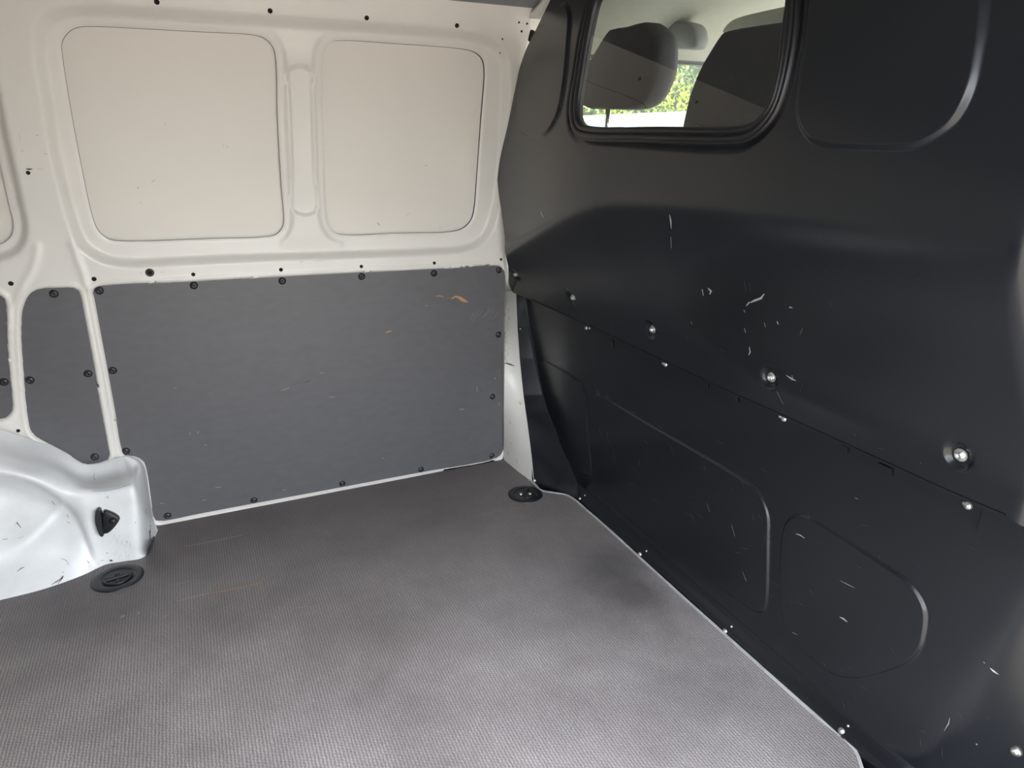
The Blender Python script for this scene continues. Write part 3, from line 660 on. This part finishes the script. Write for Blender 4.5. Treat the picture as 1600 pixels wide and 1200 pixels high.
mk.stroke([(328,927),(352,923),(375,918),(398,913),(408,909),(413,902)], 1.6, .0003); mk.stroke([(288,854),(305,851)], 1.2, .0003); mk.stroke([(790,798),(800,795),(812,793),(818,796)], 1.2, .0003); mk.stroke([(196,961),(205,958)], 1, .0003)
mk.done('wood_scratches', MCHIP_O, floor)
mk = Marks(lambda x, y: P_floor(x, y, 0.0004))
for p in ([(305,851),(345,843),(380,836)], [(262,915),(285,911),(306,906)], [(330,926),(300,933),(275,940)], [(232,1096),(238,1095)], [(470,933),(490,928)], [(455,951),(500,945)], [(250,966),(262,961)], [(740,806),(785,798)]): mk.stroke(p, 1.0, .0003)
mk.done('pale_scratches', MCHIP_P, floor)
fs_me = lathe_mesh('floor_screw', [(0, 0.0015), (0.002, 0.0012), (0.0032, 0.0018), (0.0048, 0.0008), (0.0052, 0)], 12)
for p in [(190,963),(215,957)]: put('screw', fs_me, MTRIM, P_floor(*p), (0, 0, 1), floor)
# ------------------------------------------------------------------ lashing points
def lashing(loc, rot, sc, label):
    e = empty('lashing_cup', loc)
    rim = lathe_mesh('rim', [(0.034, 0.0006), (0.0352, 0.003), (0.037, 0.0036), (0.049, 0.0030), (0.0518, 0.0018), (0.0525, 0.0)], 40)
    cup = lathe_mesh('cup', [(0.035, 0.0025), (0.0335, 0.0012), (0.031, 0.0009), (0, 0.0007)], 32)
    for nm, me in (('rim', rim), ('cup', cup)): put(nm, me, MPLA, loc, (0, 0, 1), e, 0, sc)
    bm = bmesh.new()   # folding ring lying in the cup: a D loop and a cross bar
    def bar(pts, r):
        rings = []
        for i, p in enumerate(pts):
            t = Vector(pts[min(i+1, len(pts)-1)])-Vector(pts[max(i-1, 0)]); t.normalize(); s = t.cross(Vector((0, 0, 1))).normalized()
            rings.append([bm.verts.new(Vector(p)+(s*math.cos(k*math.pi/4)+Vector((0, 0, 1))*math.sin(k*math.pi/4))*r) for k in range(8)])
        for a, b in zip(rings[:-1], rings[1:]):
            for k in range(8): bm.faces.new((a[k], a[(k+1) % 8], b[(k+1) % 8], b[k]))
    bar([(0.027*math.cos(a), 0.027*math.sin(a), 0.0028) for a in np.linspace(0.0, math.pi, 16)], 0.0030)
    bar([(-0.029, 0, 0.0022), (0.029, 0, 0.0022)], 0.0036)
    bmesh.ops.recalc_face_normals(bm, faces=bm.faces)
    me = bpy.data.meshes.new('ring'); bm.to_mesh(me); bm.free()
    for p in me.polygons: p.use_smooth = True
    put('ring', me, MPLA, loc, (0, 0, 1), e, rot, sc)
    sm_ = lathe_mesh('bolt', [(0, 0.005), (0.003, 0.0048), (0.0048, 0.0035), (0.005, 0.0005)], 12)
    for sg in (-1, 1):
        q = Matrix.Rotation(rot, 4, 'Z') @ Vector((0.0, 0.014*sg, 0)); put('bolt', sm_, MSIL if sc < 1 else MSCR, Vector(loc)+q*sc, (0, 0, 1), e)
    return tag(e, label, 'lashing point', 'black lashing cups in the load floor')
pa = P_floor(821, 772.5); pb = P_floor(186, 900)
lashing((pa[0], pa[1], 0.0), 1.2, 0.93, 'round black lashing cup in the floor at the bulkhead corner')
lashing((pb[0]-0.002, pb[1]-0.008, 0.0), 0.15, 1.02, 'round black lashing cup in the floor against the white wheel arch')
# black hinged hook on the arch box
a, n = normal_of(P_arch, 170, 812)
hk = empty('arch_lashing_hook', tuple(a)); tag(hk, 'black triangular lashing flap on the front of the white wheel arch', 'lashing point')
def arch_off(px, py, d): return P_arch(px, py)+n*d
tri = spline([arch_off(x, y, 0) for x, y in [(163,796),(170,797),(184,804),(187.5,809),(185,815),(174,828),(167,832),(163,831),(162,815)]], 3)
def lump(name, outline, h, m, parent, inset=0.12):
    c = outline.mean(0); k = len(outline); v = []; f = []
    lay = [(1.0, -0.002), (1.0, h*.6), (1-inset*.4, h*.92), (1-inset, h)]
    for s, d in lay:
        for p in outline: v.append(c+(p-c)*s+n*d)
    for L_ in range(3):
        for i in range(k): f.append((L_*k+i-1 if i else L_*k+k-1, L_*k+i, L_*k+k+i, L_*k+k+i-1 if i else L_*k+2*k-1))
    f.append(tuple(range(3*k, 4*k)))
    o = mesh(name, v, f, m, parent); bm = bmesh.new(); bm.from_mesh(o.data); bmesh.ops.recalc_face_normals(bm, faces=bm.faces); bm.to_mesh(o.data); bm.free(); return autosmooth(o, 50)
lump('flap', tri, 0.010, MPLA, hk)
fin = spline([arch_off(x, y, 0) for x, y in [(153,793),(157,792.5),(159.5,797),(162,815),(164.5,831),(163,834),(159.5,833),(154.5,822),(151,806)]], 3)
lump('fin', fin, 0.020, MPLA, hk, 0.06)
but = lathe_mesh('button', [(0, 0.017), (0.004, 0.0165), (0.007, 0.014), (0.0085, 0.009), (0.0085, 0.004)], 18)
put('button', but, MPLA, P_arch(178, 811), n, hk)
# ------------------------------------------------------------------ ceiling, other walls, body
def profile_sheet(name, prof, x0, x1, m, nx=2, parent=None, thick=0.012):
    v = []; f = []; k = len(prof)
    for i in range(nx):
        x = x0+(x1-x0)*i/(nx-1)
        for (y, z) in prof: v.append((x, y, z))
    for i in range(nx-1):
        for j in range(k-1): f.append((i*k+j, i*k+j+1, i*k+k+j+1, i*k+k+j))
    o = mesh(name, v, f, m, parent); s = o.modifiers.new('t', 'SOLIDIFY'); s.thickness = thick; s.offset = 0; return o
ze = 1.232; ye = float(Yw(0, ze))
cprof = spline([(0.20, 1.235), (0.34, 1.265), (0.6, 1.30), (1.0, 1.315), (1.35, 1.305), (1.52, 1.275), (ye-0.035, ze+0.012), (ye+0.01, ze-0.001)], 4, False)
ceil = profile_sheet('ceiling', [(y, z+0.006) for y, z in cprof], -1.72, 0.86, MCEIL); tag(ceil, 'grey felt roof lining of the load area', kind='structure')
# roof cross member and gusset over the bulkhead corner
rb = profile_sheet('roof_bow', [(y, z-0.012) for y, z in cprof[6:]], 0.80, 0.845, MW, 2, ceil, 0.012)
def box(name, lo, hi, m, parent=None, bev=0.004):
    bm = bmesh.new(); bmesh.ops.create_cube(bm, size=1)
    for q in bm.verts: q.co = Vector([lo[i]+(hi[i]-lo[i])*(q.co[i]+.5) for i in range(3)])
    if bev: bmesh.ops.bevel(bm, geom=bm.edges[:], offset=bev, segments=2, affect='EDGES')
    return autosmooth(bmobj(name, bm, m, parent), 40)
wb = box('wall_back', (-1.76, 0.16, -0.05), (-1.72, 1.84, 1.34), MW); tag(wb, 'white rear doors closing the load area', kind='structure')
box('lining_board', (-1.72, 0.30, 0.05), (-1.708, 1.70, 0.60), MPLY, wb)
wr = box('wall_right', (-1.72, 0.17, -0.05), (-0.20, 0.215, 1.30), MW); tag(wr, 'white side wall behind the sliding door opening', kind='structure')
box('lining_board', (-1.70, 0.215, 0.05), (-0.26, 0.228, 0.60), MPLY, wr)
box('end_panel', (0.905, 0.165, 0.46), (0.915, 0.47, 1.30), MBLK, wall_front, 0.002)
box('door_post', (0.93, 0.15, -0.40), (1.02, 0.25, 1.30), MW, wr)
rf = profile_sheet('roof_skin', [(0.14, 1.22), (0.22, 1.33), (0.5, 1.375), (1.0, 1.39), (1.4, 1.37), (1.62, 1.33), (1.82, 1.23)], -1.78, 1.55, MW, 2, ceil, 0.003)
box('side_skin', (-1.78, 1.90, -0.35), (0.99, 1.905, 0.70), MW, wall_left, 0)
mesh('side_skin', [(-1.78, 1.90, .7), (1.0, 1.90, .7), (1.0, 1.80, 1.24), (-1.78, 1.80, 1.24)], [(0, 1, 2, 3)], MW, wall_left)
box('under_floor', (-1.75, 0.22, -0.05), (1.75, 1.90, -0.03), MBLK, floor, 0)
# black edge seal clip where roof, wall and bulkhead meet
plug_me = lathe_mesh('plug', [(0, 0.008), (0.008, 0.0075), (0.012, 0.005), (0.0135, 0.0), (0.0135, -0.01)], 16)
put('rubber_plug', plug_me, MRUB, P_wall(830, 56)*0.985+np.array([0, 0, 0.015*H]), (-0.6, -0.8, 0), wall_left)
# ------------------------------------------------------------------ cab beyond the bulkhead
cabp = spline([(0.12, 1.20), (0.3, 1.29), (0.65, 1.335), (1.0, 1.345), (1.4, 1.335), (1.62, 1.30), (1.76, 1.255), (1.835, 1.195), (1.852, 1.17)], 4, False)
cc = profile_sheet('ceiling_cab', cabp, 0.80, 2.05, MCAB); tag(cc, 'pale felt headliner of the cab', kind='structure')
d1 = empty('door_1'); tag(d1, 'cab door with its window frame', kind='structure')
box('door_card', (0.92, 1.86, -0.1), (1.80, 1.90, 0.86), MTRIM, d1)
box('window_frame', (0.90, 1.835, 0.80), (1.00, 1.875, 1.20), MTRIM, d1)
box('window_frame', (0.92, 1.845, 1.160), (1.80, 1.872, 1.180), MRUB, d1, .004)
box('window_frame', (1.72, 1.835, 0.80), (1.80, 1.875, 1.20), MTRIM, d1)
w2 = mesh('window_2', [(0.98, 1.862, 0.84), (1.75, 1.862, 0.84), (1.75, 1.862, 1.17), (0.98, 1.862, 1.17)], [(0, 1, 2, 3)], MGLASS2, None, False); tag(w2, 'clear side window of the cab door', kind='structure')
def outline_solid(name, pts_px, X, dep, m, parent, par=0.0):
    o2 = spline([P_x(px-par*float(sm((px-930)/118.0)), py, X) for px, py in pts_px], 4); c = o2.mean(0); k = len(o2); v = []; f = []
    lay = [(0.90, -0.5), (0.97, -0.42), (1.0, -0.25), (1.0, 0.2), (0.96, 0.42), (0.86, 0.5)]
    for s, d in lay:
        for p in o2: q = c+(p-c)*s; q[0] = X+dep*(d+0.5); v.append(q)
    for L_ in range(len(lay)-1):
        for i in range(k): f.append((L_*k+i, L_*k+(i+1) % k, (L_+1)*k+(i+1) % k, (L_+1)*k+i))
    b0 = len(v); v.append(np.array([X-0.006, c[1], c[2]])); v.append(np.array([X+dep+0.006, c[1], c[2]]))
    for i in range(k): f.append((b0, (i+1) % k, i)); f.append((b0+1, (len(lay)-1)*k+i, (len(lay)-1)*k+(i+1) % k))
    o = mesh(name, v, f, m, parent); bm = bmesh.new(); bm.from_mesh(o.data); bmesh.ops.recalc_face_normals(bm, faces=bm.faces); bm.to_mesh(o.data); bm.free(); return o
HX = 0.95
hr1 = [(903,122),(908,112),(928,77),(949,47),(956,44),(985,40.5),(1016,34),(1024,34.5),(1035,42.5),(1044,52.5),(1047.5,65),(1048,91),(1046,112),(1038,135),(1025,156),(1013,165),(999,169.5),(932,170),(911,168.5),(902,160),(899,140)]
hr2 = [(1052,260),(1058,220),(1062,197),(1070.5,159),(1080,130),(1092,102.5),(1107,76.7),(1120.5,55.6),(1126,49.5),(1133,46.5),(1218,33),(1262,28),(1285,40),(1300,80),(1312,140),(1318,200),(1322,270)]
def seat(y0, y1, ztop, hr, label, posts):
    yc = (y0+y1)/2; e = empty('cab_seat', (1.1, yc, -0.05)); tag(e, label, 'seat', 'cab seats behind the bulkhead window')
    h = outline_solid('headrest', hr, HX, 0.065, MSEAT, e, par=22.0 if posts else 0.0)
    def soft(name, lo, hi):
        o = box(name, lo, hi, MSEAT, e, 0.0); b = o.modifiers.new('b', 'BEVEL'); b.width = 0.05; b.segments = 4; return o
    soft('backrest', (0.93, y0, 0.18), (1.06, y1, ztop)); soft('seat_cushion', (1.02, y0, 0.05), (1.50, y1, 0.22))
    box('seat_base', (1.02, y0+.05, -0.05), (1.42, y1-.05, 0.07), MTRIM, e)
    for px, py in posts:
        q = P_x(px, py, HX+0.05); bm = bmesh.new(); bmesh.ops.create_cone(bm, segments=12, radius1=0.0065, radius2=0.0065, depth=0.16, cap_ends=True)
        o = bmobj('headrest_post', bm, MCHR, None); o.matrix_world = Matrix.Translation((HX+0.035, q[1], q[2]-0.03)); o.parent = h; bpy.context.view_layer.update(); o.matrix_parent_inverse = h.matrix_world.inverted()
    return e
seat(1.33, 1.80, 0.885, hr1, 'charcoal cab seat with a separate headrest on chrome posts, beside the door window', [(958,178),(906,180)])
seat(0.86, 1.30, 0.885, hr2, 'charcoal cab seat with a tall wide headrest, farther from the door window', [])
# rounded trim box and sun visor under the headliner
tb = outline_solid('headliner_trim_box', [(1026,40),(1035,34.5),(1050,32),(1075,33),(1089,38),(1095,48),(1097,66),(1093,75),(1070,77),(1045,75),(1028,70)], 1.30, 0.05, MTRIM, None, 10.0); tag(tb, 'dark rounded trim box under the cab headliner above the door window', 'trim box')
vz_ = outline_solid('sun_visor', [(1127,50),(1131,42),(1142,32),(1160,25),(1190,17.5),(1225,10),(1260,4),(1260,40),(1190,60)], 1.32, 0.025, MCAB, None); tag(vz_, 'pale cab sun visor hanging behind the tall wide headrest', 'sun visor')
# ------------------------------------------------------------------ outdoors
g = box('ground', (-30, -30, -0.75), (30, 40, -0.60), MGND, None, 0); tag(g, 'grey paved yard outside', kind='structure')
def hedge():
    e = empty('hedge', (8, 11, -0.6)); tag(e, 'tall sunlit yellow green hedge beyond the parked cars', 'hedge')
    ml = bpy.data.materials.new('hedge_leaf'); ml.use_nodes = True; n = ml.node_tree; p = n.nodes['Principled BSDF']
    oi = n.nodes.new('ShaderNodeTexCoord'); tn = n.nodes.new('ShaderNodeTexNoise'); tn.inputs['Scale'].default_value = 2.2; tn.inputs['Detail'].default_value = 8
    rp = n.nodes.new('ShaderNodeValToRGB'); rp.color_ramp.elements[0].position = 0.38; rp.color_ramp.elements[0].color = (0.05, 0.14, 0.04, 1)
    rp.color_ramp.elements[1].position = 0.62; rp.color_ramp.elements[1].color = (0.55, 0.62, 0.05, 1)
    n.links.new(oi.outputs['Object'], tn.inputs['Vector']); n.links.new(tn.outputs[0], rp.inputs[0]); n.links.new(rp.outputs[0], p.inputs['Base Color'])
    p.inputs['Roughness'].default_value = 0.45; p.inputs['Transmission Weight'].default_value = 0.0
    box('branch_mass', (1, 10.4, -0.6), (15, 12.2, 2.9), mat('hedge_core', (0.02, 0.06, 0.015), 0.9), e, 0.2)
    rng = np.random.RandomState(5); n_ = 42000
    c = np.stack([rng.uniform(1, 15, n_), 10.35-np.abs(rng.normal(0, .16, n_)), rng.uniform(-0.6, 3.3, n_)], -1)
    c[:, 1] += 0.15*np.sin(c[:, 0]*2.1)+0.12*np.sin(c[:, 2]*3.3+c[:, 0])
    a = rng.normal(size=(n_, 3)); a /= np.linalg.norm(a, axis=1)[:, None]; b = rng.normal(size=(n_, 3)); b = np.cross(a, b); b /= np.linalg.norm(b, axis=1)[:, None]
    s = rng.uniform(.03, .065, n_)[:, None]
    v = np.stack([c-a*s, c+b*s*.45, c+a*s, c-b*s*.45], 1).reshape(-1, 3); f = np.arange(4*n_).reshape(-1, 4)
    tag(mesh('leaves', v, f.tolist(), ml, e, False), kind='stuff')
hedge()
def prism(name, prof, y0, y1, m, parent, taper=0.0, bev=0.03):
    bm = bmesh.new(); zc = min(p[1] for p in prof); zt = max(p[1] for p in prof)
    def yy(y, z, s): return y+s*taper*(z-zc)/(zt-zc)
    a = [bm.verts.new((x, yy(y0, z, 1), z)) for x, z in prof]; b = [bm.verts.new((x, yy(y1, z, -1), z)) for x, z in prof]
    bm.faces.new(a); bm.faces.new(b[::-1])
    for i in range(len(a)): bm.faces.new((a[i-1], b[i-1], b[i], a[i]))
    bmesh.ops.recalc_face_normals(bm, faces=bm.faces)
    if bev: bmesh.ops.bevel(bm, geom=bm.edges[:], offset=bev, segments=2, affect='EDGES')
    return autosmooth(bmobj(name, bm, m, parent), 40)
def car(x, y, m, hgt, label):
    e = empty('parked_car', (x, y, -0.6)); tag(e, label, 'car', 'parked cars in the yard')
    z = -0.6; k = hgt
    X = lambda a: x+a
    prism('body', [(X(0), z+.35), (X(.02), z+.62), (X(.2), z+.78), (X(1.1), z+.95*k/1.5), (X(3.7), z+.98*k/1.5), (X(4.15), z+.85), (X(4.2), z+.4), (X(4.0), z+.25), (X(.3), z+.22)], y, y+1.75, m, e, 0.04, 0.05)
    prism('cabin', [(X(1.05), z+.92*k/1.5), (X(1.85), z+k-.02), (X(2.1), z+k), (X(3.3), z+k), (X(3.6), z+k-.06), (X(4.05), z+.95*k/1.5)], y+.06, y+1.69, m, e, 0.16, 0.03)
    def pane4(nm, q): 
        return mesh(nm, q, [(0, 1, 2, 3)], MCGLS, e, False)
    z0, z1 = z+1.0*k/1.5, z+k-.09
    ys = lambda zz, off: y+.06+.16*(zz-(z+.92*k/1.5))/(z+k-(z+.92*k/1.5))-off
    pane4('side_window', [(X(1.35), ys(z0, .006), z0), (X(2.45), ys(z0, .006), z0), (X(2.45), ys(z1, .006), z1), (X(1.92), ys(z1, .006), z1)])
    pane4('side_window', [(X(2.53), ys(z0, .006), z0), (X(3.6), ys(z0, .006), z0), (X(3.42), ys(z1, .006), z1), (X(2.53), ys(z1, .006), z1)])
    d = Vector((-.49*k/1.5*1.2, 0, .8)).normalized()*.012
    def scr(t): return (X(1.05+.8*t)+d.x, z+.92*k/1.5+(k-.02-.92*k/1.5)*t+d.z)
    (xa, za), (xb, zb) = scr(.1), scr(.965)
    pane4('windscreen', [(xa, y+.16, za), (xb, y+.28, zb), (xb, y+1.47, zb), (xa, y+1.59, za)])
    wm = lathe_mesh('wheel', [(0, 0.10), (0.06, 0.10), (0.08, 0.085), (0.19, 0.095), (0.21, 0.11), (0.30, 0.10), (0.315, 0.06), (0.315, -0.08), (0.28, -0.1)], 24)
    for wx in (.8, 3.35):
        for wy, s in ((y+.08, -1), (y+1.67, 1)): put('wheel', wm, MTYRE, (X(wx), wy, z+.315), (0, s, 0), e)
    return e
car(0.40, 3.0, MCARW, float(P_y(1034, 172, 3.2)[2])+0.6, 'white parked car seen through the cab door window')
car(4.2, 7.4, MCARB, 1.66, 'blue grey parked car in front of the hedge')
